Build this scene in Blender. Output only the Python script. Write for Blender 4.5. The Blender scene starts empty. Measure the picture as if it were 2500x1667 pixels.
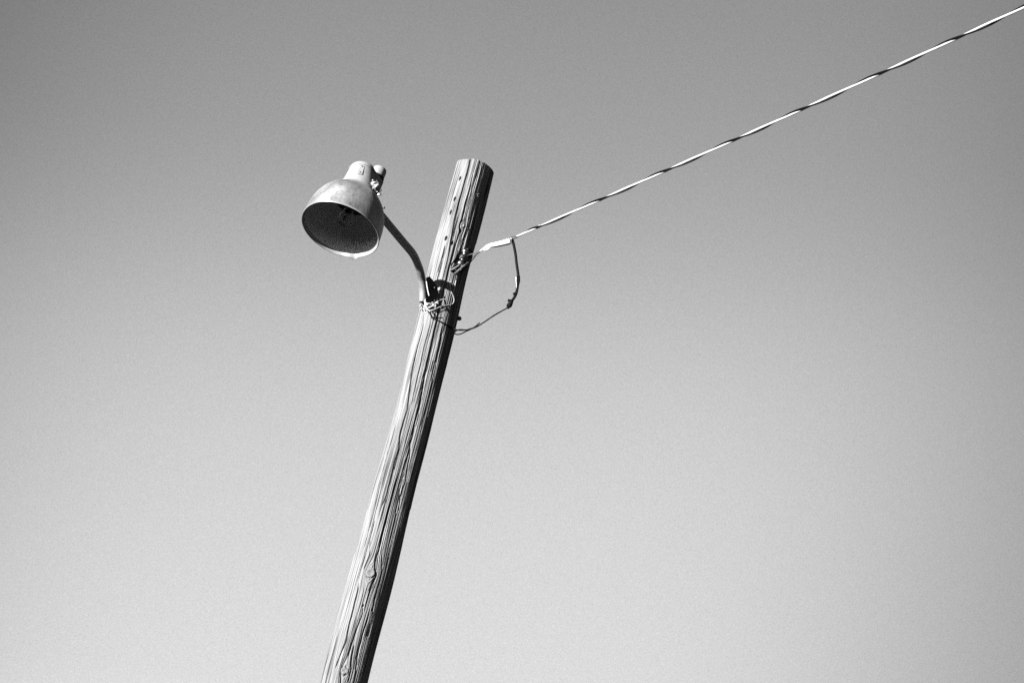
import bpy, bmesh, math, random
import numpy as np
from mathutils import Vector, Matrix

# ---------------------------------------------------------------- camera, sky, sun, exposure
SC = bpy.context.scene
PW, PH = 2500.0, 1667.0
LENS = 85.0
FPX = LENS / 36.0 * PW
PITCH, ROLL = math.radians(19.0), math.radians(13.59)
CAM = Vector((0, 0, 1.6))
FWD = Vector((0, math.cos(PITCH), math.sin(PITCH)))
_u0 = Vector((0, -math.sin(PITCH), math.cos(PITCH)))
_r0 = Vector((1, 0, 0))
RGT = _r0 * math.cos(ROLL) + _u0 * math.sin(ROLL)
UPV = -_r0 * math.sin(ROLL) + _u0 * math.cos(ROLL)
cam = bpy.data.cameras.new('camera')
cam.lens = LENS; cam.sensor_width = 36.0; cam.clip_start = 0.1; cam.clip_end = 6000
co = bpy.data.objects.new('camera', cam); SC.collection.objects.link(co)
co.matrix_world = Matrix(((RGT.x, UPV.x, -FWD.x, CAM.x), (RGT.y, UPV.y, -FWD.y, CAM.y),
                          (RGT.z, UPV.z, -FWD.z, CAM.z), (0, 0, 0, 1)))
SC.camera = co

SUN_AZ = 52.5      # degrees left of the direction pole -> camera
SUN_EL = 11.5
SUN_STRENGTH = 5.0
EXPOSURE = 2.4
az, el = math.radians(SUN_AZ), math.radians(SUN_EL)
SUN_DIR = Vector((-math.sin(az) * math.cos(el), -math.cos(az) * math.cos(el), math.sin(el)))
sl = bpy.data.lights.new('sun', 'SUN'); sl.energy = SUN_STRENGTH; sl.angle = math.radians(0.53)
sl.color = (1.0, 1.0, 1.0)          # the photograph is black and white
so = bpy.data.objects.new('sun', sl); SC.collection.objects.link(so)
so.rotation_euler = SUN_DIR.to_track_quat('Z', 'Y').to_euler()

world = bpy.data.worlds.new('World'); SC.world = world
world.use_nodes = True
wn = world.node_tree; wn.nodes.clear()
def N(t, typ, **kw):
    n = t.nodes.new(typ)
    for k, v in kw.items():
        if k.startswith('i_'): n.inputs[k[2:].replace('_', ' ')].default_value = v
        else: setattr(n, k, v)
    return n
def mathn(t, op, a, b=None, c=None, clamp=False):
    n = t.nodes.new('ShaderNodeMath'); n.operation = op; n.use_clamp = clamp
    for i, v in enumerate((a, b, c)):
        if v is None: continue
        if isinstance(v, (int, float)): n.inputs[i].default_value = v
        else: t.links.new(v, n.inputs[i])
    return n.outputs[0]
sky = N(wn, 'ShaderNodeTexSky', sky_type='NISHITA', sun_disc=False)
sky.sun_elevation = el
sky.sun_rotation = math.atan2(SUN_DIR.x, SUN_DIR.y)
sky.altitude = 0; sky.air_density = 1.0; sky.dust_density = 1.0; sky.ozone_density = 1.0
sep = wn.nodes.new('ShaderNodeSeparateColor'); wn.links.new(sky.outputs[0], sep.inputs[0])
tc = wn.nodes.new('ShaderNodeTexCoord')
sx = wn.nodes.new('ShaderNodeSeparateXYZ'); wn.links.new(tc.outputs['Generated'], sx.inputs[0])
# black-and-white film behind a red filter: clear sky falls off with height;
# the sideways dimming is lens vignetting painted into the sky
red = sep.outputs[0]
# distance from the pale low part of the sky, which lies ahead and tips down to the right
h = mathn(wn, 'ADD', mathn(wn, 'MULTIPLY', sx.outputs[2], math.cos(ROLL)), mathn(wn, 'MULTIPLY', sx.outputs[0], -math.sin(ROLL) * .7))
rmp = wn.nodes.new('ShaderNodeValToRGB'); wn.links.new(h, rmp.inputs[0])
rmp.color_ramp.interpolation = 'B_SPLINE'
SKY_STOPS = [(0.0, .48), (.1, .66), (.18, .775), (.215, .85), (.25, .92), (.285, .96), (.32, .94), (.355, .83), (.39, .755), (.44, .715), (.6, .63), (1.0, .5)]
el_ = rmp.color_ramp.elements
el_[0].position, el_[0].color = SKY_STOPS[0][0], (SKY_STOPS[0][1],) * 3 + (1,)
el_[1].position, el_[1].color = SKY_STOPS[-1][0], (SKY_STOPS[-1][1],) * 3 + (1,)
for p_, c_ in SKY_STOPS[1:-1]:
    e_ = el_.new(p_); e_.color = (c_,) * 3 + (1,)
dx = mathn(wn, 'DIVIDE', mathn(wn, 'SUBTRACT', sx.outputs[0], -0.015), 0.235)
side = mathn(wn, 'ADD', 0.2, mathn(wn, 'DIVIDE', 0.8, mathn(wn, 'ADD', 1.0, mathn(wn, 'POWER', mathn(wn, 'ABSOLUTE', dx), 4.0))))
SKY_GAIN = 1.11
val = mathn(wn, 'MULTIPLY', mathn(wn, 'MULTIPLY', red, rmp.outputs[0]), side)
val = mathn(wn, 'MULTIPLY', val, SKY_GAIN)
nz = N(wn, 'ShaderNodeTexNoise'); nz.inputs['Scale'].default_value = 2300; nz.inputs['Detail'].default_value = 0
wn.links.new(tc.outputs['Generated'], nz.inputs['Vector'])
grain = mathn(wn, 'ADD', 0.83, mathn(wn, 'MULTIPLY', nz.outputs[0], 0.34))
val = mathn(wn, 'MULTIPLY', val, grain)
cc = wn.nodes.new('ShaderNodeCombineColor')
for i in range(3): wn.links.new(val, cc.inputs[i])
bg = wn.nodes.new('ShaderNodeBackground'); bg.inputs['Strength'].default_value = 0.066
wn.links.new(cc.outputs[0], bg.inputs['Color'])
wo = wn.nodes.new('ShaderNodeOutputWorld'); wn.links.new(bg.outputs[0], wo.inputs['Surface'])

SC.view_settings.view_transform = 'Standard'; SC.view_settings.look = 'None'
SC.view_settings.gamma = 1.0; SC.view_settings.use_curve_mapping = False
SC.view_settings.exposure = EXPOSURE
SC.render.engine = 'CYCLES'
SC.cycles.use_denoising = False
SC.cycles.sample_clamp_indirect = 0.06; SC.cycles.caustics_reflective = False

# ---------------------------------------------------------------- helpers
COL = SC.collection
rng = random.Random(7)
def ray(px, py):
    d = FWD * FPX + RGT * (px - PW / 2) + UPV * (PH / 2 - py)
    return d.normalized()
def at(px, py, Y):
    d = ray(px, py); t = (Y - CAM.y) / d.y
    return CAM + d * t

def mesh_obj(name, verts, faces, mat, parent=None, smooth=True):
    me = bpy.data.meshes.new(name)
    if isinstance(verts, np.ndarray):
        me.vertices.add(len(verts)); me.vertices.foreach_set('co', verts.astype(np.float32).ravel())
        f = np.asarray(faces, dtype=np.int32)
        me.loops.add(f.size); me.loops.foreach_set('vertex_index', f.ravel())
        me.polygons.add(len(f)); me.polygons.foreach_set('loop_start', np.arange(0, f.size, f.shape[1], dtype=np.int32))
        me.update(calc_edges=True); me.validate()
    else:
        me.from_pydata([tuple(v) for v in verts], [], [tuple(f) for f in faces]); me.update()
    me.polygons.foreach_set('use_smooth', [smooth] * len(me.polygons))
    me.materials.append(mat)
    o = bpy.data.objects.new(name, me); COL.objects.link(o)
    if parent is not None:
        o.parent = parent
        o.matrix_parent_inverse = parent.matrix_world.inverted()
    return o
def empty(name, loc, label, cat, group=None):
    o = bpy.data.objects.new(name, None); COL.objects.link(o); o.location = loc
    o.empty_display_size = 0.1
    o.matrix_world = Matrix.Translation(loc)
    o['label'] = label; o['category'] = cat
    if group: o['group'] = group
    return o

class MB:
    def __init__(s): s.v = []; s.f = []
    def add(s, vs, fs):
        b = len(s.v); s.v += [Vector(v) for v in vs]; s.f += [tuple(i + b for i in f) for f in fs]
        return s
    def tube(s, pts, r, n=8, sub=6, flat=1.0, jitter=0.0):
        pts = [Vector(p) for p in pts]
        rr = list(r) if isinstance(r, (list, tuple)) else [r] * len(pts)
        P, Rr = [], []
        if sub > 1 and len(pts) > 2:
            for i in range(len(pts) - 1):
                p0 = pts[max(i - 1, 0)]; p1 = pts[i]; p2 = pts[i + 1]; p3 = pts[min(i + 2, len(pts) - 1)]
                for k in range(sub):
                    t = k / sub
                    P.append(0.5 * ((2 * p1) + (p2 - p0) * t + (2 * p0 - 5 * p1 + 4 * p2 - p3) * t * t + (3 * p1 - p0 - 3 * p2 + p3) * t ** 3))
                    Rr.append(rr[i] * (1 - t) + rr[i + 1] * t)
            P.append(pts[-1]); Rr.append(rr[-1])
        else: P, Rr = pts, rr
        t = (P[1] - P[0]).normalized()
        nrm = t.orthogonal().normalized()
        vs = []
        for i, p in enumerate(P):
            tt = (P[min(i + 1, len(P) - 1)] - P[max(i - 1, 0)])
            if tt.length < 1e-9: tt = t
            t = tt.normalized()
            nrm = (nrm - t * nrm.dot(t)).normalized(); b = t.cross(nrm)
            q = Rr[i] * (1 + jitter * rng.uniform(-1, 1))
            for k in range(n):
                a = 2 * math.pi * k / n
                vs.append(p + nrm * (q * math.cos(a)) + b * (q * flat * math.sin(a)))
        fs = [(i * n + k, i * n + (k + 1) % n, (i + 1) * n + (k + 1) % n, (i + 1) * n + k) for i in range(len(P) - 1) for k in range(n)]
        m = len(P) - 1
        fs.append(tuple(range(n - 1, -1, -1))); fs.append(tuple(m * n + k for k in range(n)))
        return s.add(vs, fs)
    def lathe(s, prof, O, A, n=32, U=None, caps=True, dent=None):
        A = A.normalized(); U = (U - A * U.dot(A)).normalized() if U is not None else A.orthogonal().normalized()
        V = A.cross(U)
        vs = []
        for j, (r, z) in enumerate(prof):
            for k in range(n):
                a = 2 * math.pi * k / n
                r2, z2 = (r, z) if dent is None else dent(r, z, a)
                vs.append(O + A * z2 + U * (r2 * math.cos(a)) + V * (r2 * math.sin(a)))
        fs = [(j * n + k, j * n + (k + 1) % n, (j + 1) * n + (k + 1) % n, (j + 1) * n + k) for j in range(len(prof) - 1) for k in range(n)]
        if caps:
            fs.append(tuple(range(n - 1, -1, -1))); fs.append(tuple((len(prof) - 1) * n + k for k in range(n)))
        return s.add(vs, fs)
    def box(s, O, X, Y, Z, bev=0.0):
        """O centre; X, Y, Z half extent vectors; bev chamfers all edges."""
        bm = bmesh.new(); bmesh.ops.create_cube(bm, size=2.0)
        for v in bm.verts:
            c = v.co.copy(); v.co = X * c.x + Y * c.y + Z * c.z
        if bev: bmesh.ops.bevel(bm, geom=list(bm.edges), offset=bev, segments=2, affect='EDGES', profile=0.5)
        bm.verts.index_update()
        s.add([O + v.co for v in bm.verts], [[v.index for v in f.verts] for f in bm.faces]); bm.free()
        return s
    def build(s, name, mat, parent=None, smooth=True, angle=35):
        o = mesh_obj(name, s.v, s.f, mat, parent, smooth)
        if smooth:
            bm = bmesh.new(); bm.from_mesh(o.data)
            bmesh.ops.recalc_face_normals(bm, faces=list(bm.faces))
            for e in bm.edges:
                if len(e.link_faces) == 2 and e.calc_face_angle(0) > math.radians(angle): e.smooth = False
            bm.to_mesh(o.data); bm.free()
        return o

# ---------------------------------------------------------------- materials
def mat_base(name, col, rough=0.6, metal=0.0, spec=0.5):
    m = bpy.data.materials.new(name); m.use_nodes = True
    b = m.node_tree.nodes['Principled BSDF']
    b.inputs['Base Color'].default_value = (col, col, col, 1)
    b.inputs['Roughness'].default_value = rough; b.inputs['Metallic'].default_value = metal
    b.inputs['Specular IOR Level'].default_value = spec
    return m, m.node_tree, b
def ramp(t, fac, stops):
    r = t.nodes.new('ShaderNodeValToRGB'); t.links.new(fac, r.inputs[0])
    e = r.color_ramp.elements
    e[0].position = stops[0][0]; e[0].color = (stops[0][1],) * 3 + (1,)
    e[1].position = stops[-1][0]; e[1].color = (stops[-1][1],) * 3 + (1,)
    for p, c in stops[1:-1]:
        x = e.new(p); x.color = (c, c, c, 1)
    return r.outputs[0]
def noise(t, vec, scale, detail=3, rough=0.55, dist=0.0):
    n = t.nodes.new('ShaderNodeTexNoise'); t.links.new(vec, n.inputs['Vector'])
    n.inputs['Scale'].default_value = scale; n.inputs['Detail'].default_value = detail
    n.inputs['Roughness'].default_value = rough; n.inputs['Distortion'].default_value = dist
    return n.outputs[0]
def bump(t, b, h, strength, dist):
    n = t.nodes.new('ShaderNodeBump'); n.inputs['Strength'].default_value = strength; n.inputs['Distance'].default_value = dist
    t.links.new(h, n.inputs['Height']); t.links.new(n.outputs[0], b.inputs['Normal'])
def mottled(name, lo, hi, rough=0.6, metal=0.0, scale=40.0, bmp=0.15, bd=0.002, spec=0.5, r2=None):
    m, t, b = mat_base(name, hi, rough, metal, spec)
    c = t.nodes.new('ShaderNodeTexCoord')
    n1 = noise(t, c.outputs['Object'], scale, 5, 0.65)
    t.links.new(ramp(t, n1, [(0.3, lo), (0.7, hi)]), b.inputs['Base Color'])
    if r2 is not None:
        n2 = noise(t, c.outputs['Object'], scale * 0.6, 4)
        t.links.new(ramp(t, n2, [(0.3, rough), (0.7, r2)]), b.inputs['Roughness'])
    if bmp: bump(t, b, noise(t, c.outputs['Object'], scale * 4, 4), bmp, bd)
    return m

def wood_material():
    m, t, b = mat_base('weathered_wood', 0.12, 0.9, 0, 0.05)
    c = t.nodes.new('ShaderNodeUVMap'); c.uv_map = 'grain'
    def mp(sx_, sy_):
        n = t.nodes.new('ShaderNodeMapping'); n.inputs['Scale'].default_value = (sx_, sy_, 1)
        t.links.new(c.outputs[0], n.inputs['Vector']); return n.outputs[0]
    fine = noise(t, mp(210, 4), 1, 3, 0.6)
    mid = noise(t, mp(85, 1.8), 1, 4, 0.7)
    big = noise(t, mp(9, 1.1), 1, 3, 0.5)
    pit = noise(t, mp(120, 30), 1, 3, 0.7)
    s = mathn(t, 'ADD', mathn(t, 'MULTIPLY', fine, 0.42), mathn(t, 'MULTIPLY', mid, 0.38))
    s = mathn(t, 'ADD', s, mathn(t, 'MULTIPLY', big, 0.2))
    col = ramp(t, s, [(0.34, 0.035), (0.41, 0.075), (0.47, 0.112), (0.55, 0.14), (0.64, 0.165)])
    pt = ramp(t, pit, [(0.24, 0.45), (0.36, 1.0)])
    l1 = ramp(t, noise(t, mp(95, 1.1), 1, 3, 0.65), [(0.37, 0.22), (0.43, 1.0)])
    l2 = ramp(t, noise(t, mp(150, 2.4), 1, 2, 0.6), [(0.38, 0.45), (0.47, 1.0)])
    pt = mathn(t, 'MULTIPLY', mathn(t, 'MULTIPLY', l1, l2), pt)
    mx = t.nodes.new('ShaderNodeMix'); mx.data_type = 'RGBA'; mx.blend_type = 'MULTIPLY'; mx.inputs[0].default_value = 1.0
    t.links.new(col, mx.inputs[6]); t.links.new(pt, mx.inputs[7])
    t.links.new(mx.outputs[2], b.inputs['Base Color'])
    bump(t, b, mathn(t, 'ADD', mathn(t, 'ADD', s, mathn(t, 'MULTIPLY', l1, .5)), mathn(t, 'MULTIPLY', pit, .3)), 1.0, 0.005)
    return m
M = {}
M['wood'] = wood_material()
M['cap'] = mottled('pale_cast_metal', 0.13, 0.17, 0.5, 0.0, 25, 0.1, 0.001)
M['shade'] = None
M['inside'] = mottled('dull_reflector', 0.42, 0.62, 0.75, 0.0, 9, 0.1, 0.002, 0.15)
M['pipe'] = mottled('galvanised_pipe', 0.045, 0.14, 0.55, 0.0, 45, 0.3, 0.002, 0.4)
M['black'] = mottled('black_plastic', 0.004, 0.008, 0.35, 0.0, 60, 0.2, 0.001, 0.5)
M['socket'] = mottled('black_socket', 0.004, 0.008, 0.6, 0.0, 60, 0.1, 0.001, 0.2)
M['porcelain'] = mottled('glazed_insulator', 0.004, 0.008, 0.33, 0.0, 30, 0.0, 0.001, 0.6)
M['steel'] = mottled('rusty_steel', 0.03, 0.09, 0.55, 0.2, 90, 0.4, 0.001)
M['darksteel'] = mottled('dark_steel', 0.006, 0.016, 0.55, 0.2, 90, 0.4, 0.001)
M['wirepale'] = mottled('pale_wire', 0.13, 0.22, 0.5, 0.0, 80, 0.2, 0.001)
M['alu'] = mottled('bare_aluminium', 0.2, 0.3, 0.45, 0.0, 60, 0.2, 0.001)
M['rubber'] = mottled('black_insulation', 0.002, 0.004, 0.65, 0.0, 60, 0.2, 0.001, 0.05)
M['ground'] = mottled('dry_soil', 0.02, 0.05, 0.95, 0.0, 0.8, 0.5, 0.05, 0.1)
def shade_material():
    m, t, b = mat_base('spun_metal_shade', 0.4, 0.38, 0.85, 0.5)
    c = t.nodes.new('ShaderNodeTexCoord')
    n1 = noise(t, c.outputs['Object'], 7, 5, 0.6)
    n2 = noise(t, c.outputs['Object'], 60, 4, 0.7)
    mpn = t.nodes.new('ShaderNodeMapping'); mpn.inputs['Scale'].default_value = (38, 38, 5); t.links.new(c.outputs['Object'], mpn.inputs['Vector'])
    n3 = noise(t, mpn.outputs[0], 1, 3, 0.7)
    spots = ramp(t, noise(t, c.outputs['Object'], 45, 2, 0.5), [(0.27, 0.45), (0.33, 1.0)])
    s = mathn(t, 'ADD', mathn(t, 'MULTIPLY', n1, 0.5), mathn(t, 'ADD', mathn(t, 'MULTIPLY', n2, 0.2), mathn(t, 'MULTIPLY', n3, 0.3)))
    t.links.new(mathn(t, 'MULTIPLY', ramp(t, s, [(0.36, 0.2), (0.5, 0.33), (0.64, 0.42)]), spots), b.inputs['Base Color'])
    t.links.new(ramp(t, n1, [(0.3, 0.40), (0.7, 0.56)]), b.inputs['Roughness'])
    bump(t, b, s, 0.3, 0.012)
    return m
M['shade'] = shade_material()
def glass_material():
    m = bpy.data.materials.new('bulb_glass'); m.use_nodes = True; t = m.node_tree; t.nodes.clear()
    tr = t.nodes.new('ShaderNodeBsdfTransparent'); tr.inputs[0].default_value = (0.97, 0.97, 0.97, 1)
    gl = t.nodes.new('ShaderNodeBsdfGlossy'); gl.inputs['Roughness'].default_value = 0.06; gl.inputs[0].default_value = (1, 1, 1, 1)
    fr = t.nodes.new('ShaderNodeFresnel'); fr.inputs[0].default_value = 1.42
    mx = t.nodes.new('ShaderNodeMixShader'); t.links.new(mathn(t, 'MULTIPLY', fr.outputs[0], 0.6), mx.inputs[0])
    t.links.new(tr.outputs[0], mx.inputs[1]); t.links.new(gl.outputs[0], mx.inputs[2])
    o = t.nodes.new('ShaderNodeOutputMaterial'); t.links.new(mx.outputs[0], o.inputs[0])
    return m
M['glass'] = glass_material()

# ---------------------------------------------------------------- ground
g = MB(); S_ = 3000
g.add([(-S_, -S_, 0), (S_, -S_, 0), (S_, S_, 0), (-S_, S_, 0)], [(0, 1, 2, 3)])
go = g.build('ground', M['ground'], None, False); go['kind'] = 'structure'

# ---------------------------------------------------------------- the wooden pole
edgeR = [(425, 1203), (560, 1169.5), (659.5, 1143.6), (694, 1136), (776, 1118.8), (818, 1109.5), (884, 1092.4), (1007, 1063.7),
         (1060, 1051), (1124, 1033), (1183.5, 1018), (1227.6, 1006.5), (1340, 980.5), (1453.6, 951.8), (1548.5, 926.8), (1667, 897.6)]
edgeL = [(396, 1118.7), (491.6, 1092), (562, 1071.5), (675, 1042), (760, 1021.6), (846, 1000.6), (942, 975.7), (1060, 948),
         (1116.6, 932), (1164, 916.6), (1287, 886), (1340, 871), (1423, 848.6), (1465, 837), (1490, 828), (1557, 810), (1667, 785)]
DEPTH_TOP = 14.05
d_ = ray(1161, 405); POLE = CAM + d_ * (DEPTH_TOP / d_.dot(FWD))
Y0 = POLE.y
def lerp(tab, y):
    xs = [a for a, _ in tab]; ys = [b for _, b in tab]
    if y <= xs[0]: return ys[0] + (y - xs[0]) * (ys[2] - ys[0]) / (xs[2] - xs[0])
    return float(np.interp(y, xs, ys))
rows = []
for y in list(range(400, 1668, 42)) + [1667]:
    l, r = lerp(edgeL, y), lerp(edgeR, y)
    p = at((l + r) / 2, y, Y0)
    dep = (p - CAM).dot(FWD)
    tilt = math.radians(14.2)
    rad = (r - l) / 2 * math.cos(tilt) * dep / FPX
    rows.append((p.z, p.x, rad))
rows.sort()
Zs = np.array([a for a, _, _ in rows]); Xs = np.array([b for _, b, _ in rows]); Rs = np.array([c for _, _, c in rows])
ZTOP = at(1161, 406, Y0).z
sl_x = np.polyfit(Zs, Xs, 1); sl_r = np.polyfit(Zs, Rs, 1)
Zs = np.concatenate([[-0.5, Zs[0] - 0.4], Zs]); 
Xs = np.concatenate([[np.polyval(sl_x, -0.5), np.polyval(sl_x, Zs[1])], Xs])
Rs = np.concatenate([[np.polyval(sl_r, -0.5), np.polyval(sl_r, Zs[1])], Rs])
_zg = np.linspace(Zs[0], Zs[-1], 1600); _kk = np.exp(-np.linspace(-2.2, 2.2, 141) ** 2); _kk /= _kk.sum()
def _smooth(vv):
    g_ = np.interp(_zg, Zs, vv); sl_ = np.polyfit(_zg[-300:], g_[-300:], 1)
    pad = np.polyval(sl_, _zg[-1] + (np.arange(1, 71)) * (_zg[1] - _zg[0])) - np.polyval(sl_, _zg[-1]) + g_[-1]
    return np.convolve(np.concatenate([np.full(70, g_[0]), g_, pad]), _kk, 'valid')
Xs, Rs = _smooth(Xs), _smooth(Rs); Zs_low = Zs[2]; Zs = _zg
def AX(z): return np.interp(z, Zs, Xs)
def RD(z): return np.interp(z, Zs, Rs)
def surf_param(px, py):
    """photo pixel -> (theta, z) on the front of the pole; theta 0 faces the camera, + to the right"""
    Y = Y0 - 0.1
    for _ in range(12):
        p = at(px, py, Y); r = float(RD(p.z)); s = (p.x - float(AX(p.z))) / r
        s = max(-0.999, min(0.999, s)); th = math.asin(s); Y = Y0 - r * math.cos(th)
    return th, p.z
def surf(px, py, lift=0.0, side=None):
    th, z = surf_param(px, py); 
    if side is not None: th = side
    r = float(RD(z)) + lift
    return Vector((float(AX(z)) + r * math.sin(th), Y0 - r * math.cos(th), z))
def on_pole(th, z, lift=0.0):
    r = float(RD(z)) + lift
    return Vector((float(AX(z)) + r * math.sin(th), Y0 - r * math.cos(th), z))

def zoomed(bx, by, sc, pts): return [(bx + x / sc, by + y / sc) for x, y in pts]
Z3 = lambda *p: zoomed(980, 350, 5.227, p)
Z2 = lambda *p: zoomed(960, 560, 5.2275, p)
Z4 = lambda *p: zoomed(880, 760, 5.225, p)
Z5 = lambda *p: zoomed(840, 1040, 5.225, p)
Z6 = lambda *p: zoomed(760, 1340, 4.797, p)
cracks = [  # polyline, width (m), depth (m)
 (Z3((882,190),(830,400),(785,550),(740,720),(700,880),(665,1040),(640,1180),(612,1350),(588,1480)), .0036, .022),
 (Z3((920,370),(870,600),(820,760),(790,900),(772,980),(742,1050),(745,1120),(690,1300),(615,1568)) + Z2((700,540),(660,720),(600,920),(560,1150),(470,1568)) + Z4((900,450),(850,650),(800,950),(760,1200),(700,1400)) + Z5((880,100),(830,300),(780,480),(748,620)), .0042, .028),
 (Z5((720,540),(665,700),(610,920),(560,1100),(500,1330),(445,1568)) + Z6((745,150),(745,230),(770,300),(700,430),(650,620),(620,740)), .0036, .024),
 (Z4((812,20),(800,200),(750,380),(680,680),(650,850),(630,1000),(600,1250),(510,1540)) + Z5((700,280),(640,480),(590,700),(540,880),(450,1110)), .0026, .014),
 (Z4((480,1370),(425,1540)) + Z5((620,150),(545,350),(495,560),(440,800),(400,940),(340,1150),(290,1400),(245,1568)), .0026, .014),
 (Z6((555,390),(540,500),(490,700),(440,900),(400,1100),(330,1250),(270,1400)), .003, .016),
 (Z6((690,690),(650,850),(610,970),(560,1180),(535,1300),(520,1450),(505,1568)), .0032, .018),
 (Z6((505,1120),(480,1230),(465,1310),(468,1400),(430,1568)), .003, .018),
 (Z6((830,0),(830,250),(810,370),(770,470),(735,620),(720,760)), .003, .016),
 (Z6((612,640),(600,760),(550,890),(490,1050),(455,1170),(415,1310)), .0028, .014),
 (Z6((690,0),(690,60),(610,240)), .0022, .010), (Z6((635,20),(620,110),(580,220)), .0022, .010),
 (Z3((860,640),(820,780),(790,960),(775,1000)), .002, .01),
 (Z3((1040,230),(1000,420),(960,560),(930,700)), .0022, .012), (Z3((1000,260),(960,420),(900,560),(880,700)), .002, .01),
 (Z3((855,1020),(830,1100),(780,1280),(750,1420)), .0032, .018), (Z3((560,1290),(530,1400),(500,1568)) + Z2((575,560),(545,680)), .0024, .012),
 (Z3((840,860),(800,1080),(740,1300)), .002, .01),
 (Z2((880,120),(850,230)), .002, .01), (Z2((660,190),(600,420),(560,560)), .002, .010),
 (Z4((980,120),(900,480),(800,820),(740,1080),(650,1400),(600,1568)), .002, .009),
 (Z4((900,120),(820,400),(760,700),(700,960),(640,1250)), .002, .008),
 (Z4((1090,100),(1010,420),(950,760),(880,1050),(820,1300),(760,1568)), .003, .014),
 (Z4((1050,180),(980,520),(930,760),(900,900)), .0026, .012),
 (Z5((740,720),(700,900),(660,1130),(620,1350),(560,1568)), .0026, .012),
 (Z5((860,260),(820,480),(780,720),(720,900),(700,1050)), .0034, .016),
 (Z5((780,600),(700,760),(660,880)), .002, .01),
 (Z5((330,1568),(330,1450),(390,1200)), .002, .009),
]
knots_px = [((1128.5, 550), .012, .8), ((904, 1397.5), .021, .8), ((841, 1636.5), .017, .6), ((1169, 477), .010, .6)]
holes_px = [(1121.5, 435), (1109, 485), (1099.6, 518), (1088, 581), (1103.5, 592.5), (1124, 564), (1025, 995), (974, 1243), (886.5, 1477.5), (855, 1583), (959.5, 1208), (908, 1488)]
R0 = 0.112
NZ = 1250
zv = np.linspace(Zs_low - 0.25, ZTOP, NZ)
front = np.linspace(-1.9, 1.9, 400)
back = np.linspace(1.9, 2 * math.pi - 1.9, 72)[1:-1]
th = np.concatenate([front, back]); NT = len(th)
TH, ZZ = np.meshgrid(th, zv)
S = TH * R0
npr = np.random.default_rng(11)
knots = [(surf_param(*p)[0] * R0, surf_param(*p)[1], k, a) for p, k, a in knots_px]
SW = S.copy()
for sk, zk, k, a in knots:
    ds = S - sk; dz = (ZZ - zk) / 2.6
    SW -= a * (1.25 * k) ** 2 * ds / (ds ** 2 + dz ** 2 + (0.5 * k) ** 2)
def wander(z, amp, sc):
    w = np.zeros_like(z)
    for q in range(4):
        w += npr.normal() * np.sin(z * (sc * (q + 1)) * npr.uniform(.6, 1.4) + npr.uniform(0, 6.3)) / (q + 1)
    return w * amp
D = np.zeros_like(S)
# shallow unevenness of the whole shaft
for q in range(14):
    kz, ks = npr.uniform(1, 9), npr.integers(1, 6)
    D += 0.0011 * npr.normal() * np.sin(ZZ * kz + TH * ks + npr.uniform(0, 6.3))
# long slivers of the weathered surface that have lifted or broken away
for i in range(70):
    t0 = npr.uniform(-1.75, 1.75); zc = npr.uniform(zv[0], zv[-1]); L = npr.uniform(.04, .22); wd = npr.uniform(.003, .011) / R0
    c0, c1 = np.searchsorted(th, [t0 - wd, t0 + wd]); lo, hi = np.searchsorted(zv, [zc - L, zc + L])
    if hi <= lo or c1 - c0 < 2 or c1 > 398: continue
    taper = np.linspace(0, 1, hi - lo)[:, None]; taper = taper if npr.random() < .5 else taper[::-1]
    D[lo:hi, c0:c1] -= npr.uniform(.001, .0028) * taper ** .6 * (1 if npr.random() < .7 else -1)
common = wander(zv, 0.0022, 1.2)
Gv = np.zeros_like(S)
for i in range(560):
    th0 = npr.uniform(-1.9, 4.4)
    if i < 260: th0 = npr.uniform(-.2, 1.5)
    zc = npr.uniform(zv[0] - .3, zv[-1] + .2); L = npr.uniform(0.08, 0.6)
    lo, hi = np.searchsorted(zv, [zc - L, zc + L])
    if hi - lo < 4: continue
    zz = zv[lo:hi]
    big = npr.random() ** 3
    wdt = 0.0011 + 0.0009 * big; dep = 0.0010 + 0.008 * big
    if i < 260: dep *= 1.25
    cen = th0 * R0 + common[lo:hi] + wander(zz, 0.0006, 4)
    env = np.clip(1 - np.abs((zz - zc) / L) ** 3, 0, 1) * (0.75 + 0.25 * np.sin(zz * npr.uniform(10, 30) + npr.uniform(0, 6)))
    c0, c1 = np.searchsorted(th, [(cen.min() - .012) / R0, (cen.max() + .012) / R0]); c0 = max(c0 - 8, 0); c1 = min(c1 + 8, NT)
    if c1 <= c0: continue
    e = np.abs(SW[lo:hi, c0:c1] - cen[:, None]) / wdt
    Gv[lo:hi, c0:c1] = np.maximum(Gv[lo:hi, c0:c1], (dep * env)[:, None] * np.clip(1.6 - e, 0, 1))
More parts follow.
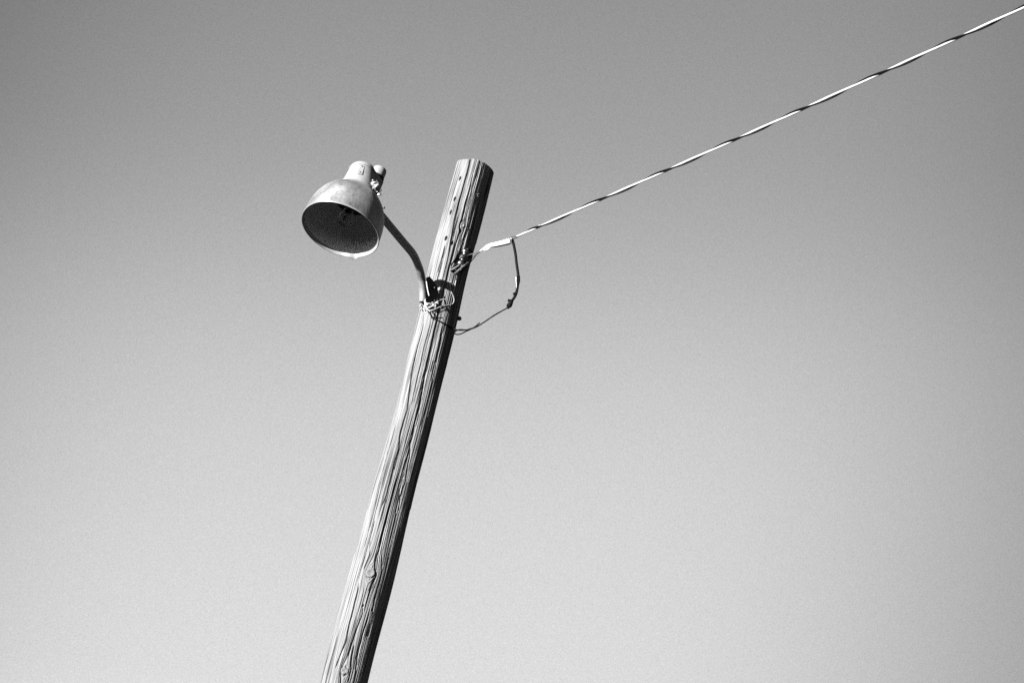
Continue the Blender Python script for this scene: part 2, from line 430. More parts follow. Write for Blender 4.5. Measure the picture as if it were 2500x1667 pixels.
for pl, wdt, dep in cracks:
    P = sorted([(surf_param(*p)[1], surf_param(*p)[0] * R0) for p in pl])
    pz = np.array([a for a, _ in P]); ps = np.array([b for _, b in P])
    top = pz[-1] > ZTOP - 0.06
    z1 = ZTOP + .1 if top else pz[-1]
    lo, hi = np.searchsorted(zv, [pz[0], z1]); zz = zv[lo:hi]
    cen = np.interp(zz, pz, ps) + 0.0007 * np.sin(zz * 47) + 0.0005 * np.sin(zz * 113 + 1)
    kk = np.exp(-np.linspace(-2, 2, 21) ** 2); kk /= kk.sum()
    cen = np.convolve(np.pad(cen, 10, mode='edge'), kk, 'valid')
    L = pz[-1] - pz[0]
    env = np.clip((zz - pz[0]) / (0.18 * L), 0, 1)
    if not top: env *= np.clip((pz[-1] - zz) / (0.18 * L), 0, 1)
    env = env ** .6 * (0.85 + 0.15 * np.sin(zz * 17 + wdt * 9000))
    c0, c1 = np.searchsorted(th, [(cen.min() - .02) / R0, (cen.max() + .02) / R0])
    e = np.abs(S[lo:hi, c0:c1] - cen[:, None]) / (wdt * (0.45 + 0.55 * env))[:, None]
    Gv[lo:hi, c0:c1] = np.maximum(Gv[lo:hi, c0:c1], (dep * env)[:, None] * np.clip(1.7 - e, 0, 1))
for sk, zk, k, a in knots:
    ds = S - sk; dz = ZZ - zk; q = np.sqrt(ds ** 2 + (dz * .9) ** 2)
    Gv = np.where(q < k, Gv * .1, Gv)
    D += 0.0045 * a * np.exp(-((q - k * .85) / (k * .35)) ** 2) - 0.003 * a * np.exp(-(q / (k * .45)) ** 2)
    D -= 0.004 * a * (np.abs(q - k * 1.25) < .0016) * (dz < k)
for p in holes_px:
    t0, z0 = surf_param(*p); q = np.sqrt((S - t0 * R0 - (ZZ - z0) * .1) ** 2 + ((ZZ - z0) * .55) ** 2)
    Gv = np.maximum(Gv, 0.022 * np.clip(((0.0088 if p[1] < 600 else 0.0052) - q) / .003, 0, 1))
D -= Gv
# worn, rounded rim at the sawn top; deeper on the right
et = ZTOP - ZZ
wr = 0.006 + 0.020 * np.exp(-((TH - 1.3) / .55) ** 2)
D -= np.clip(1 - et / wr, 0, 1) ** 2 * wr * .8
RR = RD(ZZ) + D
PX = AX(ZZ) + RR * np.sin(TH); PY = Y0 - RR * np.cos(TH); PZ = ZZ.copy()
chip = np.zeros(NT)
for i in range(26):
    chip = np.maximum(chip, npr.uniform(.002, .009) * np.clip(1 - np.abs(th - npr.uniform(-1.7, 4.5)) / npr.uniform(.03, .12), 0, 1) ** .5)
PZ[-1] += -0.004 * npr.random(NT) - Gv[-1] * .5 - chip
# lower, unseen length down into the ground
zl = np.linspace(-0.4, zv[0], 12)[:-1]
TL, ZL = np.meshgrid(th, zl)
PX = np.vstack([AX(ZL) + RD(ZL) * np.sin(TL), PX]); PY = np.vstack([Y0 - RD(ZL) * np.cos(TL), PY]); PZ = np.vstack([ZL, PZ])
nr = PX.shape[0]
V = np.stack([PX, PY, PZ], -1).reshape(-1, 3)
V = np.vstack([V, [[float(AX(ZTOP)), Y0, ZTOP - .003]]])
i0 = (np.arange(nr - 1)[:, None] * NT + np.arange(NT)[None, :]).ravel()
i1 = (np.arange(nr - 1)[:, None] * NT + (np.arange(NT)[None, :] + 1) % NT).ravel()
F = np.stack([i0, i1, i1 + NT, i0 + NT], -1)
pole = empty('utility_pole', Vector((float(AX(0)), Y0, 0)), 'weathered cracked round wooden pole leaning to the right against the sky', 'pole')
shaft = mesh_obj('shaft', V, F, M['wood'], pole, True)
uv = shaft.data.uv_layers.new(name='grain')
SWf = np.vstack([TL * R0, SW]); SWf = np.append(SWf.ravel(), 0); Zf = V[:, 2]
li = np.empty(len(shaft.data.loops), dtype=np.int32); shaft.data.loops.foreach_get('vertex_index', li)
uvs = np.stack([SWf[li], Zf[li]], -1)
uv.data.foreach_set('uv', uvs.astype(np.float32).ravel())
capm = MB(); topr = [Vector(V[(nr - 1) * NT + k]) for k in range(NT)]
capm.add(topr + [Vector(V[-1])], [(k, (k + 1) % NT, NT) for k in range(NT)])
sawn = capm.build('sawn_end', M['cap'], pole, False)

def hexbolt(mb, O, A, r, h, n=6):
    mb.lathe([(r * .92, 0), (r, h * .12), (r, h * .8), (r * .8, h)], O, A, n)
def face_dir(th): return Vector((math.sin(th), -math.cos(th), 0))
b = MB(); zt = at(1119, 779, Y0).z; A = face_dir(1.45)
O = on_pole(1.45, zt, -.004)
b.lathe([(.006, 0), (.006, .026)], O, A, 10); hexbolt(b, O + A * .008, A, .0125, .014)
b.build('through_bolt', M['darksteel'], pole)
b = MB(); b.lathe([(.017, 0), (.017, .004)], O + A * .002, A, 14); b.build('washer', M['darksteel'], pole)

# ---------------------------------------------------------------- street lamp: bracket, arm, shade
YH = Y0 - 1.33                                   # the shade hangs this much nearer than the pole
HC = at(830.7, 561.5, YH); v = (HC - CAM).normalized()
ri = (RGT - v * RGT.dot(v)).normalized(); ui = ri.cross(v).normalized()
if ui.dot(UPV) < 0: ui = -ui
TLT, SQ = math.radians(24.0), 0.60
HA = (v * SQ + (ui * math.cos(TLT) + ri * math.sin(TLT)) * math.sqrt(1 - SQ * SQ)).normalized()   # axis, pointing up out of the shade
HR = 99.4 * (HC - CAM).dot(FWD) / FPX
print('hood R', HR, 'axis', HA, 'tilt', math.degrees(HA.angle(Vector((0, 0, 1)))), 'az', math.degrees(math.atan2(HA.x, HA.y)),
      'pole top', ZTOP, 'r', Rs[-1], Rs[2], 'sun in plane', 90 - math.degrees(HA.angle(SUN_DIR)))
HU = (SUN_DIR - HA * SUN_DIR.dot(HA)).normalized()    # angle 0 of the lathe
HV = HA.cross(HU)
def hood(px, py, z=0.0):
    """photo pixel -> point on the plane across the shade at height z (in shade radii)"""
    d = ray(px, py); O = HC + HA * (z * HR); t = (O - CAM).dot(HA) / d.dot(HA); return CAM + d * t
lamp = empty('street_lamp', on_pole(-.9, at(1035, 735, Y0).z), 'bell shaped metal lamp on a bent pipe arm fixed to the wooden pole', 'street lamp')
dp = hood(868.4, 636.3) - HC; da = math.atan2(dp.dot(HV), dp.dot(HU))
def dent(r, z, a):
    k = max(0.0, 1 - z / (HR * .14))
    w = math.atan2(math.sin(a - da), math.cos(a - da))
    r += k * HR * .085 * math.exp(-(w / .085) ** 2)
    r *= 1 + .006 * math.sin(2 * a + 1.2) + .003 * math.sin(5 * a)
    return r, z
prof = [(1.0, .0), (1.008, .012), (1.004, .03), (.992, .045), (.990, .12), (.985, .3), (.965, .48), (.925, .66), (.86, .82), (.775, .96), (.68, 1.07), (.59, 1.155), (.515, 1.22), (.485, 1.255)]
def fine(p, k=3):
    out = []
    for i in range(len(p) - 1):
        a = p[max(i - 1, 0)]; b_ = p[i]; c_ = p[i + 1]; d2 = p[min(i + 2, len(p) - 1)]
        for j in range(k):
            t = j / k
            out.append(tuple(0.5 * ((2 * b_[q]) + (c_[q] - a[q]) * t + (2 * a[q] - 5 * b_[q] + 4 * c_[q] - d2[q]) * t * t + (3 * b_[q] - a[q] - 3 * c_[q] + d2[q]) * t ** 3) for q in (0, 1)))
    out.append(p[-1]); return out
sc_ = lambda p: [(r * HR, z * HR) for r, z in p]
b = MB(); b.lathe(sc_(fine(prof[3:])), HC, HA, 96, HU, caps=False, dent=dent); shade = b.build('lamp_shade', M['shade'], lamp)
inner = [(.975, .05), (.972, .12), (.962, .3), (.94, .48), (.9, .66), (.835, .82), (.75, .95), (.65, 1.06), (.52, 1.14), (.40, 1.18)]
b = MB(); b.lathe(sc_(fine(inner)), HC, HA, 96, HU, caps=False, dent=dent); b.build('reflector', M['inside'], shade)
M['rim'] = mottled('rim_metal', 0.11, 0.17, 0.4, 0.0, 30, 0.1, 0.001)
rim = [(.992, .047), (1.006, .03), (1.012, .012), (1.006, -.002), (.995, -.004), (.982, .004), (.974, .018), (.966, .036), (.955, .075), (.950, .085), (.972, .095)]
b = MB(); b.lathe(sc_(rim), HC, HA, 120, HU, caps=False, dent=dent); b.build('rim', M['rim'], shade)
# neck ring + housing
b = MB(); b.lathe(sc_([(.40, 1.20), (.505, 1.235), (.525, 1.25), (.525, 1.275), (.50, 1.29), (.475, 1.315), (.465, 1.34), (.40, 1.345)]), HC, HA, 64, HU)
b.build('neck_ring', M['cap'], lamp)
PD = Vector((POLE.x, POLE.y, HC.z)) - HC; PD = (PD - HA * PD.dot(HA)).normalized()   # from the shade toward the pole
SD = HA.cross(PD)
HC2 = HC + HA * 1.33 * HR; HB = (HA - ri * .14).normalized()      # the housing sits a little askew on its ring
b = MB(); b.lathe(sc_([(.445, 0), (.44, .05), (.405, .25), (.365, .45), (.338, .58), (.352, .585), (.352, .615), (.335, .625), (.325, .68), (.295, .73), (.22, .765), (.1, .775)]), HC2, HB, 48, HU)
hs = b.build('housing', M['cap'], lamp)
FD = (-v + HB * v.dot(HB)).normalized()
rd = (FD * math.cos(.12) - ri * math.sin(.12)).normalized(); rd = (rd - HB * rd.dot(HB)).normalized()
tx = HB.cross(rd).normalized(); ax = (HB - rd * .25).normalized(); rn = (rd + HB * .25).normalized()
b = MB(); b.box(HC2 + HB * .36 * HR + rd * .372 * HR, ax * .17 * HR, tx * .045 * HR, rn * .022 * HR, .003)
b.build('rib', M['cap'], hs)
for zz_ in (.25, .50):
    b = MB(); hexbolt(b, HC2 + HB * zz_ * HR + rd * (.40 - .25 * (zz_ - .36)) * HR, rn, .004, .004, 10); b.build('screw', M['steel'], hs)
# boss on the right that takes the arm, with the photocell on it
PC = hood(918, 437, 2.12)
bd = PC - (HC + HA * 2.12 * HR); bl = bd.length; bd.normalize(); bs = HA.cross(bd)
b = MB(); b.box(HC + HA * 1.78 * HR + bd * bl * .55, bd * bl * .78, bs * .20 * HR, HA * .325 * HR, .012)
b.build('slip_fitter', M['cap'], lamp)
arm_tip = HC + HA * 1.50 * HR + bd * bl * .9
b = MB(); b.lathe(sc_([(.15, 0), (.195, .01), (.195, .05), (.17, .06)]), PC, HA, 28, HU); b.build('photocell_base', M['socket'], lamp)
b = MB(); b.lathe(sc_([(.178, .055), (.183, .07), (.180, .28), (.172, .315), (.14, .345), (.06, .36)]), PC, HA, 32, HU); b.build('photocell', M['cap'], lamp)
# socket, widened into a black plug that paints the shaded neck hole; bulb
b = MB(); b.lathe(sc_([(.36, .87), (.42, .89), (.43, 1.15), (.40, 1.22)]), HC, HA, 40, HU); b.build('socket', M['socket'], lamp)
b = MB(); b.lathe(sc_([(.09, .98), (.10, .86), (.095, .84)]), HC, HA, 24, HU); b.build('bulb_base', M['socket'], lamp)
b = MB(); b.lathe(sc_(fine([(.085, .86), (.09, .78), (.13, .66), (.19, .5), (.205, .40), (.18, .28), (.12, .215), (.05, .19), (.01, .188)])), HC, HA, 32, HU)
bulb = b.build('bulb', M['glass'], lamp)
b = MB(); q = ri * .03 * HR
b.box(HC + HA * .62 * HR - q, HA * .05 * HR, SD * .018 * HR, PD * .018 * HR, .001)
b.box(HC + HA * .40 * HR - q, HA * .05 * HR, SD * .022 * HR, PD * .022 * HR, .001)
b.tube([HC + HA * .86 * HR, HC + HA * .3 * HR], .0012, 6, 1)
b.tube([HC + HA * .86 * HR + q, HC + HA * .3 * HR + q], .0010, 6, 1)
b.build('filament_support', M['socket'], bulb)
# arm
YB = Y0 - .095
arm_px = [(1033, 737, 0.1), (1032.5, 712, 0.107), (1030.5, 688, 0.128), (1027, 668, 0.163), (1020, 646, 0.215), (1008, 620, 0.33), (987.5, 595, 0.485), (974.5, 579.5, 0.585), (955, 556, 0.735), (935, 532, 0.89), (918, 511.5, 1.03), (907, 492, 1.13)]
arm = [at(x, y, Y0 - o) for x, y, o in arm_px]
b = MB(); b.tube(arm, .0225, 24, 6); b.build('arm', M['pipe'], lamp)
b = MB(); b.tube([arm[0] + Vector((0, 0, .004)), arm[0] - Vector((0, 0, .004))], .0195, 20, 1); b.build('arm_end', M['socket'], lamp)  # black disc paints the shaded hollow of the open pipe end
b = MB(); hexbolt(b, at(937, 510, Y0 - 1.0), UPV, .007, .012); b.build('set_screw', M['darksteel'], lamp)
# bracket: back plate on the pole, two cheeks that hold the pipe, bolts
tb = surf_param(1052, 705); zb = tb[1]
A = face_dir(tb[0] - .1); T = Vector((A.y, -A.x, 0)) * -1; UPZ = Vector((0, 0, 1))
pb = on_pole(tb[0] - .1, zb)
bp = [(1040, 678), (1049, 674.5), (1060, 688), (1067, 699), (1071, 716), (1064, 742), (1040, 738)]
BN = Vector((math.cos(math.radians(47)), -math.sin(math.radians(47)), 0)); BO = on_pole(-.22, zb, .006)
def on_plane(x, y, l):
    d = ray(x, y); O = BO + BN * l; return CAM + d * ((O - CAM).dot(BN) / d.dot(BN))
b = MB(); nb = len(bp); b.add([on_plane(x, y, -.004) for x, y in bp] + [on_plane(x, y, .004) for x, y in bp],
    [tuple(range(nb)), tuple(range(2 * nb - 1, nb - 1, -1))] + [(i, (i + 1) % nb, nb + (i + 1) % nb, nb + i) for i in range(nb)])
br = b.build('bracket', M['darksteel'], lamp)
mid = arm[1]
def cheek(z0, z1, w):
    c = MB(); base = on_pole(tb[0] - .1, (z0 + z1) / 2, .004); tip = Vector((mid.x, mid.y, (z0 + z1) / 2)); d = (tip - base); n_ = Vector((d.y, -d.x, 0)).normalized()
    for sgn in (-1, 1):
        c.box(base + d * .5 + n_ * sgn * w, d * .5, n_ * .003, UPZ * (z1 - z0) / 2, .001)
    return c
for dz_ in (.03, -.05):
    b = MB(); hexbolt(b, on_plane(1060, 715 - dz_ * 400, .004), BN, .009, .010); b.build('lag_bolt', M['darksteel'], br)
b = MB(); b.tube([at(1041, 687, Y0 - .20), at(1043.5, 704, Y0 - .20), at(1047.5, 722, Y0 - .20)], .004, 6, 3); b.build('clamp_strap', M['wirepale'], lamp)

# crumpled foil tape and wire ends where the arm meets the housing
fo = MB()
for i, (x, y, s) in enumerate([(917, 447, .016), (922, 452, .014), (919, 458, .018), (914, 460, .014), (925, 456, .010), (910, 441, .007), (927, 474, .010), (924, 468, .008)]):
    O = at(x, y, YH - .01 - .02 * (i % 3))
    bm = bmesh.new(); bmesh.ops.create_icosphere(bm, subdivisions=1, radius=s)
    vs = [O + Vector((v_.co.x * rng.uniform(.4, 1.3), v_.co.y * rng.uniform(.4, 1.2), v_.co.z * rng.uniform(.5, 1.4))) for v_ in bm.verts]
    fo.add(vs, [[q_.index for q_ in f.verts] for f in bm.faces]); bm.free()
M['foil'] = mottled('crumpled_tape', 0.15, 0.3, 0.3, 0.5, 40, 0.2, 0.001)
foil = fo.build('tape_wrap', M['foil'], lamp, False)
b = MB(); b.tube([HC + HA * 1.42 * HR + ri * .25 * HR, at(912, 449, YH + .02), at(920, 454, YH)], [.016, .014, .012], 10, 3); b.build('clamp_lug', M['cap'], lamp)
fw = MB()
for pl in ([(912, 452), (920, 463), (929, 468), (931, 462)], [(915, 466), (922, 470), (930, 473), (932, 478)], [(919, 440), (924, 450), (926, 462)]):
    fw.tube([at(x, y, YH - .04) for x, y in pl], .0022, 6, 4)
fw.build('tie_wire', M['darksteel'], lamp)

# ---------------------------------------------------------------- loose wires on the lamp base
Z7 = lambda *p: zoomed(1000, 660, 11.2, p)
def draped(pl, lift=.006, over=None):
    """wire lying in front of the pole; left of the silhouette it keeps the nearest depth"""
    out = []
    for x, y in pl:
        p = surf(x, y, 0.0)
        out.append(at(x, y, p.y - (over if over else lift)))
    return out
wireA = empty('lamp_wire', draped([(1040, 740)])[0], 'pale wire knotted in loops around the foot of the lamp arm', 'wire')
b = MB()
b.tube(draped(Z7((668,300),(640,360),(560,450),(480,500),(400,590),(380,680),(400,820),(420,920),(395,1040),(410,1120),(450,1165),(505,1140)), over=.055), .0034, 8, 5)
b.build('wire_loop', M['wirepale'], wireA)
b = MB(); b.tube(draped(Z7((425,740),(430,860),(440,960),(480,1050),(540,1105),(640,1080)), over=.05), .0032, 8, 5)
b.tube(draped(Z7((640,1082),(740,1040),(850,990),(980,960),(1110,940)), over=.02), .0022, 8, 5)
b.tube(draped(Z7((1110,940),(1180,910),(1215,820),(1200,720),(1150,610),(1120,500),(1115,400),(1120,300)), over=.014), .0030, 8, 5)
b.build('wire_strand', M['wirepale'], wireA)
b = MB(); b.tube(draped(Z7((1215,740),(1212,640),(1225,540),(1245,450),(1245,370),(1270,280)), over=.012), .0022, 8, 5)
b.tube(draped(Z7((580,1025),(640,960),(700,900),(780,850),(850,805),(980,785)), over=.03), [.0045, .0048, .0048, .004, .0028, .0018], 8, 5)
b.build('wire_tail', M['wirepale'], wireA)
tw = MB()
for i in range(11):
    x, y = 440 + rng.uniform(0, 300), 900 + rng.uniform(0, 90)
    a = rng.uniform(-.5, 1.2); L = rng.uniform(50, 120)
    tw.tube(draped(Z7((x - L * math.cos(a), y + L * math.sin(a) * .5), (x, y - rng.uniform(-15, 25)), (x + L * math.cos(a), y - L * math.sin(a) * .5)), over=.03 + rng.uniform(0, .02)), .0028, 7, 4)
for (x, y) in ((290, 960), (310, 1030), (460, 880), (470, 930)):
    tw.tube(draped(Z7((x - 25, y + 10), (x, y - 25), (x + 25, y), (x, y + 25), (x - 25, y + 10)), over=.05), .0028, 7, 4)
tw.build('twisted_knot', M['wirepale'], wireA)

feed = empty('feed_wire', draped([(1050, 770)])[0], 'thin dark wire crossing the pole below the lamp and looping off its right side', 'wire')
b = MB()
b.tube(draped(Z7((470,1070),(530,1160),(600,1250),(680,1300),(740,1345),(860,1420),(1000,1510),(1100,1570),(1230,1620)), over=.006), .0020, 8, 5)
b.tube(draped(Z7((640,1070),(655,1160),(685,1270),(745,1350),(900,1420),(1060,1510),(1200,1600)), over=.006), .0024, 8, 5)
b.build('wire_on_pole', M['rubber'], feed)
YR = Y0 - .02
loopf = lambda pts, Y=None: [at(x, y, Y0 - .02 if Y is None else Y) for x, y in pts]
def seq(pts, ya, yb):
    n = len(pts) - 1
    return [at(x, y, Y0 - (ya + (yb - ya) * i / n)) for i, (x, y) in enumerate(pts)]
b = MB()
b.tube(seq(Z2((720,1240),(790,1275),(860,1287),(960,1280),(1060,1245),(1150,1190),(1300,1090),(1450,1005),(1480,980)), .04, .35), .0037, 8, 6)
b.tube(seq(Z2((1105,1190),(1060,1230),(1010,1262),(960,1288),(920,1305),(870,1330),(830,1340),(795,1335),(785,1318),(800,1295),(850,1278),(930,1282),(1000,1262)), .14, .06), .0036, 8, 6)
b.build('wire_loop', M['rubber'], feed)

# ---------------------------------------------------------------- spool insulator in its clevis
Z8 = lambda *p: zoomed(1080, 590, 11.76, p)
ins = empty('spool_insulator', surf(1125, 640), 'black glazed spool insulator in a steel clevis on the front of the pole', 'insulator')
p0 = surf(1131, 630, .0); ti, zi = surf_param(1131, 634); IA = face_dir(ti)
IT = Vector((-IA.y, IA.x, 0)); IT = IT if IT.x > 0 else -IT
def aim(px, py, lift):
    p = surf(px, py); return at(px, py, p.y - lift)
top_ = aim(1139, 611, .045); bot_ = aim(1122, 655, .045)
SA = (top_ - bot_).normalized(); SL = (top_ - bot_).length; SC0 = (top_ + bot_) / 2
k = .027
b = MB(); b.lathe([(.012, -.045), (.022, -.043), (.027, -.034), (.026, -.022), (.017, -.014), (.015, -.008), (.017, -.002), (.026, .004), (.028, .016), (.024, .026), (.017, .031), (.018, .036), (.026, .04), (.028, .05), (.022, .060), (.010, .064)], SC0 - SA * .004, SA, 32)
b.build('spool', M['porcelain'], ins)
b = MB()
pbk = aim(1108, 652, .004)
b.box(aim(1108.5, 651, .020), IT * .017, SA * .016, IA * .010, .002)
b.tube([aim(1103, 659, .03), aim(1116, 651, .045), aim(1130.5, 641, .062)], .0045, 8, 3)
b.build('clevis', M['steel'], ins)
b = MB()
b.box(surf(1118, 640) + IA * .004, IT * .018, IA * .005, UPZ * .062, .001)
b.box(aim(1140, 612, .02), IT * .016, IA * .028, SA * .004, .001)
b.box(aim(1112, 662, .02), IT * .016, IA * .026, SA * .004, .001)
b.build('clevis_strap', M['socket'], ins)
def plate_on(pts, O, n_, thick):
    m_ = MB(); k_ = len(pts)
    def q_(x, y, l):
        d = ray(x, y); return CAM + d * ((O + n_ * l - CAM).dot(n_) / d.dot(n_))
    return m_.add([q_(x, y, -thick) for x, y in pts] + [q_(x, y, thick) for x, y in pts],
        [tuple(range(k_)), tuple(range(2 * k_ - 1, k_ - 1, -1))] + [(i, (i + 1) % k_, k_ + (i + 1) % k_, k_ + i) for i in range(k_)])
plate_on([(1101, 645), (1110, 632), (1117, 620), (1128, 609), (1146, 607), (1154, 620), (1151, 640), (1132, 660), (1108, 668), (1102, 660)], surf(1128, 636) + IA * .008, IA, .004).build('mounting_plate', M['socket'], ins, False)
b = MB(); hexbolt(b, aim(1127, 647.5, .062), -v, .005, .006, 10); b.build('pin', M['wirepale'], ins)

YC = 0.16
grip = empty('dead_end_grip', aim(1130, 650, .07), 'thin wire grip with crimped sleeves tying the cable to the spool insulator', 'wire grip')
b = MB()
b.tube([aim(1122, 631, .07), aim(1128, 626, .08), aim(1140, 624, .075), at(1153, 620, Y0 - .15), at(1166, 616, Y0 - .2), at(1173, 613, Y0 - .24)], .0024, 8, 5)
b.tube([aim(1109, 668, .03), aim(1124, 655, .07), aim(1138, 644, .08), aim(1150, 632, .08), at(1158, 624, Y0 - .17), at(1166, 617, Y0 - .21), at(1173, 612, Y0 - .24)], .0030, 8, 5)
b.tube([aim(1115, 669, .03), aim(1122, 661, .07), aim(1136, 650, .08), aim(1152, 636, .08), at(1164, 622, Y0 - .2), at(1172, 616, Y0 - .24)], .0024, 8, 5)
b.build('wire', M['steel'], grip)
for (xa, ya, xb, yb_, r_) in ((1144, 637, 1151, 629, .0075), (1133, 649, 1145, 640, .0070), (1124, 657, 1132, 650, .0078), (1112, 667, 1122, 659, .0055)):
    b = MB(); pa, pb2 = aim(xa, ya, .078), aim(xb, yb_, .08); L = (pb2 - pa)
    b.lathe([(r_ * .8, 0), (r_, .001), (r_ * 1.0, L.length * .3), (r_ * .86, L.length * .5), (r_, L.length * .7), (r_, L.length - .001), (r_ * .8, L.length)], pa, L, 12)
    b.build('crimp_sleeve', M['steel'], grip)

# ---------------------------------------------------------------- wedge clamp
clampo = empty('wedge_clamp', at(1210, 600, Y0 - .3), 'bright white wedge clamp gripping the end of the overhead cable', 'cable clamp')
cp = [(1171, 613.5, .24), (1182, 606, .255), (1190, 602.5, .265), (1198, 599, .275), (1214, 596, .295), (1230, 592, .315), (1246, 587.5, .335)]
hh = [.002, .006, .0115, .0115, .0125, .0135, .0145]
cpp = [at(x, y, Y0 - o) for x, y, o in cp]
b = MB(); vs = []; 
for i, p in enumerate(cpp):
    t = (cpp[min(i + 1, 6)] - cpp[max(i - 1, 0)]).normalized()
    dn = (t.cross(v)).normalized(); dn = dn if dn.dot(UPV) > 0 else -dn
    w = (t.cross(dn)).normalized() * (.006 if i < 2 else .010)
    h1 = hh[i]
    for (a_, c_) in ((1, -1), (1, 1), (.55, 1.25), (-.75, 1.25), (-1, .8), (-1, -.8), (-.75, -1.25), (.55, -1.25)):
        vs.append(p + dn * (h1 * a_) + w * (c_ * .8))
fs = [(i * 8 + k, i * 8 + (k + 1) % 8, (i + 1) * 8 + (k + 1) % 8, (i + 1) * 8 + k) for i in range(6) for k in range(8)] + [tuple(range(7, -1, -1)), tuple(48 + k for k in range(8))]
b.add(vs, fs); b.build('clamp_body', M['alu'], clampo, True, 30)
b = MB(); b.tube([at(1199, 603.5, Y0 - .272), at(1214, 602.2, Y0 - .29), at(1232, 598.5, Y0 - .315), at(1248, 595, Y0 - .335)], .0030, 8, 4); b.build('underside_strip', M['rubber'], clampo)  # black strip along the lower edge of the clamp
b = MB(); c_ = at(1246.5, 589, Y0 - .338); t = (cpp[6] - cpp[5]).normalized(); dn = -(UPV)
b.box(c_, t * .005, UPV * .0145, v * .011, .002); b.build('clamp_end', M['darksteel'], clampo)
b = MB(); hexbolt(b, at(1247.5, 583, Y0 - .352), -v, .0062, .006, 12); b.build('clamp_bolt', M['alu'], clampo)
b = MB()
b.tube([at(x, y, Y0 - .272) for x, y in ((1180, 610.5), (1186, 611), (1192, 607.5), (1198, 603))], [.003, .0085, .009, .004], 9, 4, flat=.6, jitter=.3)
b.build('crumpled_tape', M['alu'], clampo)

# ---------------------------------------------------------------- overhead twisted cable
cab_px = [(1262, 577.5), (1301, 557.5), (1344, 536), (1467, 486.5), (1625, 413), (1796, 336.5), (1960, 262), (2150, 178), (2338, 92), (2500, 17.5)]
def cdepth(x): 
    u = (x - 1262) / (2500 - 1262); return 0.345 + u * 3.0
P1 = at(1262, 577.5, Y0 - cdepth(1262)); P2 = at(2500, 18.5, Y0 - cdepth(2500))
# straight span with a little sag, carried on past the frame to the next pole
dirc = (P2 - P1); 
SPAN = 1.0
def cable_pt(s):
    p = P1 + dirc * s
    p.z -= .0
    # measured sag of the strand between the points seen in the photograph
    return p
def refine(s):
    p = cable_pt(s)
    u = min(max(s, 0), 1)
    p = p - Vector((0, 0, 1)) * (.012 * math.sin(math.pi * u))
    return p
over = empty('overhead_cable', P1, 'twisted black and white power cable rising from the pole to the right', 'cable')
starts = [1262, 1344, 1500, 1660, 1830, 1995, 2194, 2380]
# s -> phase: the black strand crosses in front just before each white stretch starts
def s_of_x(x):
    lo, hi = -0.2, 1.4
    for _ in range(40):
        m_ = (lo + hi) / 2; p = refine(m_) - CAM
        X = PW / 2 + FPX * p.dot(RGT) / p.dot(FWD)
        if X < x: lo = m_
        else: hi = m_
    return (lo + hi) / 2
cross = [1322, 1486, 1643, 1812, 1978, 2172, 2358]
cs = [s_of_x(x) for x in cross]; cphase = [2 * math.pi * i for i in range(len(cs))]
def phase(s):
    if s < cs[0]: return cphase[0] - (cs[0] - s) * 2 * math.pi / ((cs[1] - cs[0]) * .55)
    if s > cs[-1]: return cphase[-1] + (s - cs[-1]) * 2 * math.pi / (cs[-1] - cs[-2])
    return float(np.interp(s, cs, cphase))
rW, rB = .0058, .0043
ct = dirc.normalized(); cu = (-ray(1880, 300)); cu = (cu - ct * cu.dot(ct)).normalized(); cw = ct.cross(cu)
if cw.dot(UPV) < 0: cw = -cw
white, black = [], []
n = 900; SEND = 3.4
for i in range(n + 1):
    s = SEND * (i / n) if i < 1 else SEND * (i / n)
    ph = phase(s); off = cu * math.cos(ph) - cw * math.sin(ph)
    e = min(1, s / .03)
    c = refine(s)
    if s > 1: c.z -= 0.0
    black.append(c + off * (rW + rB) * .84 * e); white.append(c - off * (rW + rB) * .16 * e)
b = MB(); b.tube(white, rW, 10, 1); b.build('messenger_wire', M['alu'], over)
b = MB(); b.tube(black, rB, 10, 1); b.build('insulated_conductor', M['rubber'], over)
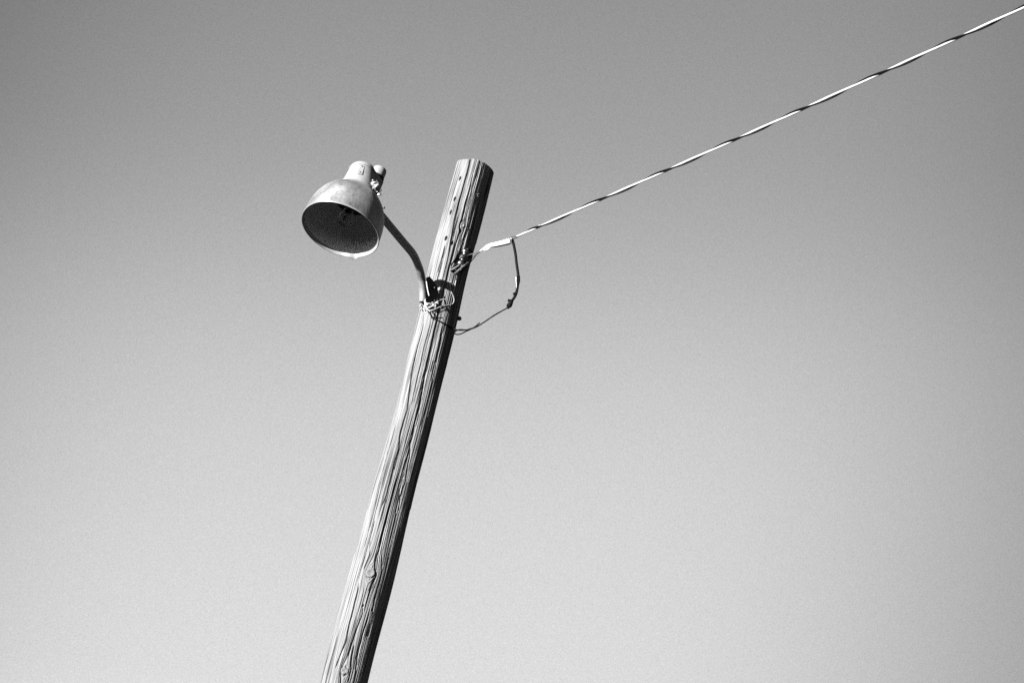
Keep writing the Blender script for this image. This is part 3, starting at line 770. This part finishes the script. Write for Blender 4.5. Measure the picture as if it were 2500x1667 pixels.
b = MB(); b.tube([at(1246, 580, Y0 - .342), at(1252, 577.5, Y0 - .345), at(1262, 578, Y0 - .35), P1], .0020, 8, 4)
b.tube([at(1247, 585, Y0 - .342), at(1256, 582.5, Y0 - .345), at(1264, 579, Y0 - .348), refine(.01)], .0028, 8, 4)
b.build('wire_tail', M['darksteel'], over)
b = MB(); hexbolt(b, refine(s_of_x(1318)) + cw * .006 - ct * .003, ct, .004, .008, 8); b.build('bright_nick', M['alu'], over)

# ---------------------------------------------------------------- hanging jumper with splices
Z9 = lambda *p: zoomed(1150, 570, 7.84, p)
jump = empty('jumper_cable', at(1250, 590, Y0 - .34), 'thick black cable hanging from the clamp in a curve with taped splices', 'cable')
jp = Z9((770,100),(800,150),(830,280),(855,420),(870,560),(890,700),(908,840),(903,920),(893,1000),(872,1120),(840,1205),(785,1290),(745,1370),(700,1430))
b = MB(); b.tube([at(x, y, Y0 - .34) for x, y in jp], .0078, 10, 6); b.build('conductor', M['rubber'], jump)
for nm, pts, r_ in (('splice', Z9((895,800),(905,850),(905,930),(893,1000)), [.006, .0105, .0095, .0065]),
                    ('splice', Z9((870,1110),(850,1160),(830,1200)), [.0065, .0085, .006]),
                    ('splice', Z9((790,1270),(765,1320),(735,1380),(705,1420)), [.007, .0125, .0145, .006])):
    b = MB(); b.tube([at(x, y, Y0 - .34) for x, y in pts], r_, 10, 4, jitter=.06); b.build(nm, M['rubber'], jump)
b = MB()
jb = lambda x, y, sx_, sy_, rot=0.0: b.box(at(*Z9((x, y))[0], Y0 - .345), (RGT * math.cos(rot) + UPV * math.sin(rot)) * sx_, (UPV * math.cos(rot) - RGT * math.sin(rot)) * sy_, v * .005, .001)
for q_ in ((740, 1285, .0095, .0065, -.15), (828, 1155, .006, .006, .4), (715, 1375, .008, .009, -.5), (905, 835, .009, .005, .2)):
    b = MB(); jb(*q_); b.build('tape_end', M['rubber'], jump)
b = MB(); b.tube([at(x, y, Y0 - .352) for x, y in Z9((862,830),(864,870),(862,910),(868,960),(870,1040))], [.002, .003, .0018, .0016, .001], 8, 4); b.build('bare_wire', M['alu'], jump)
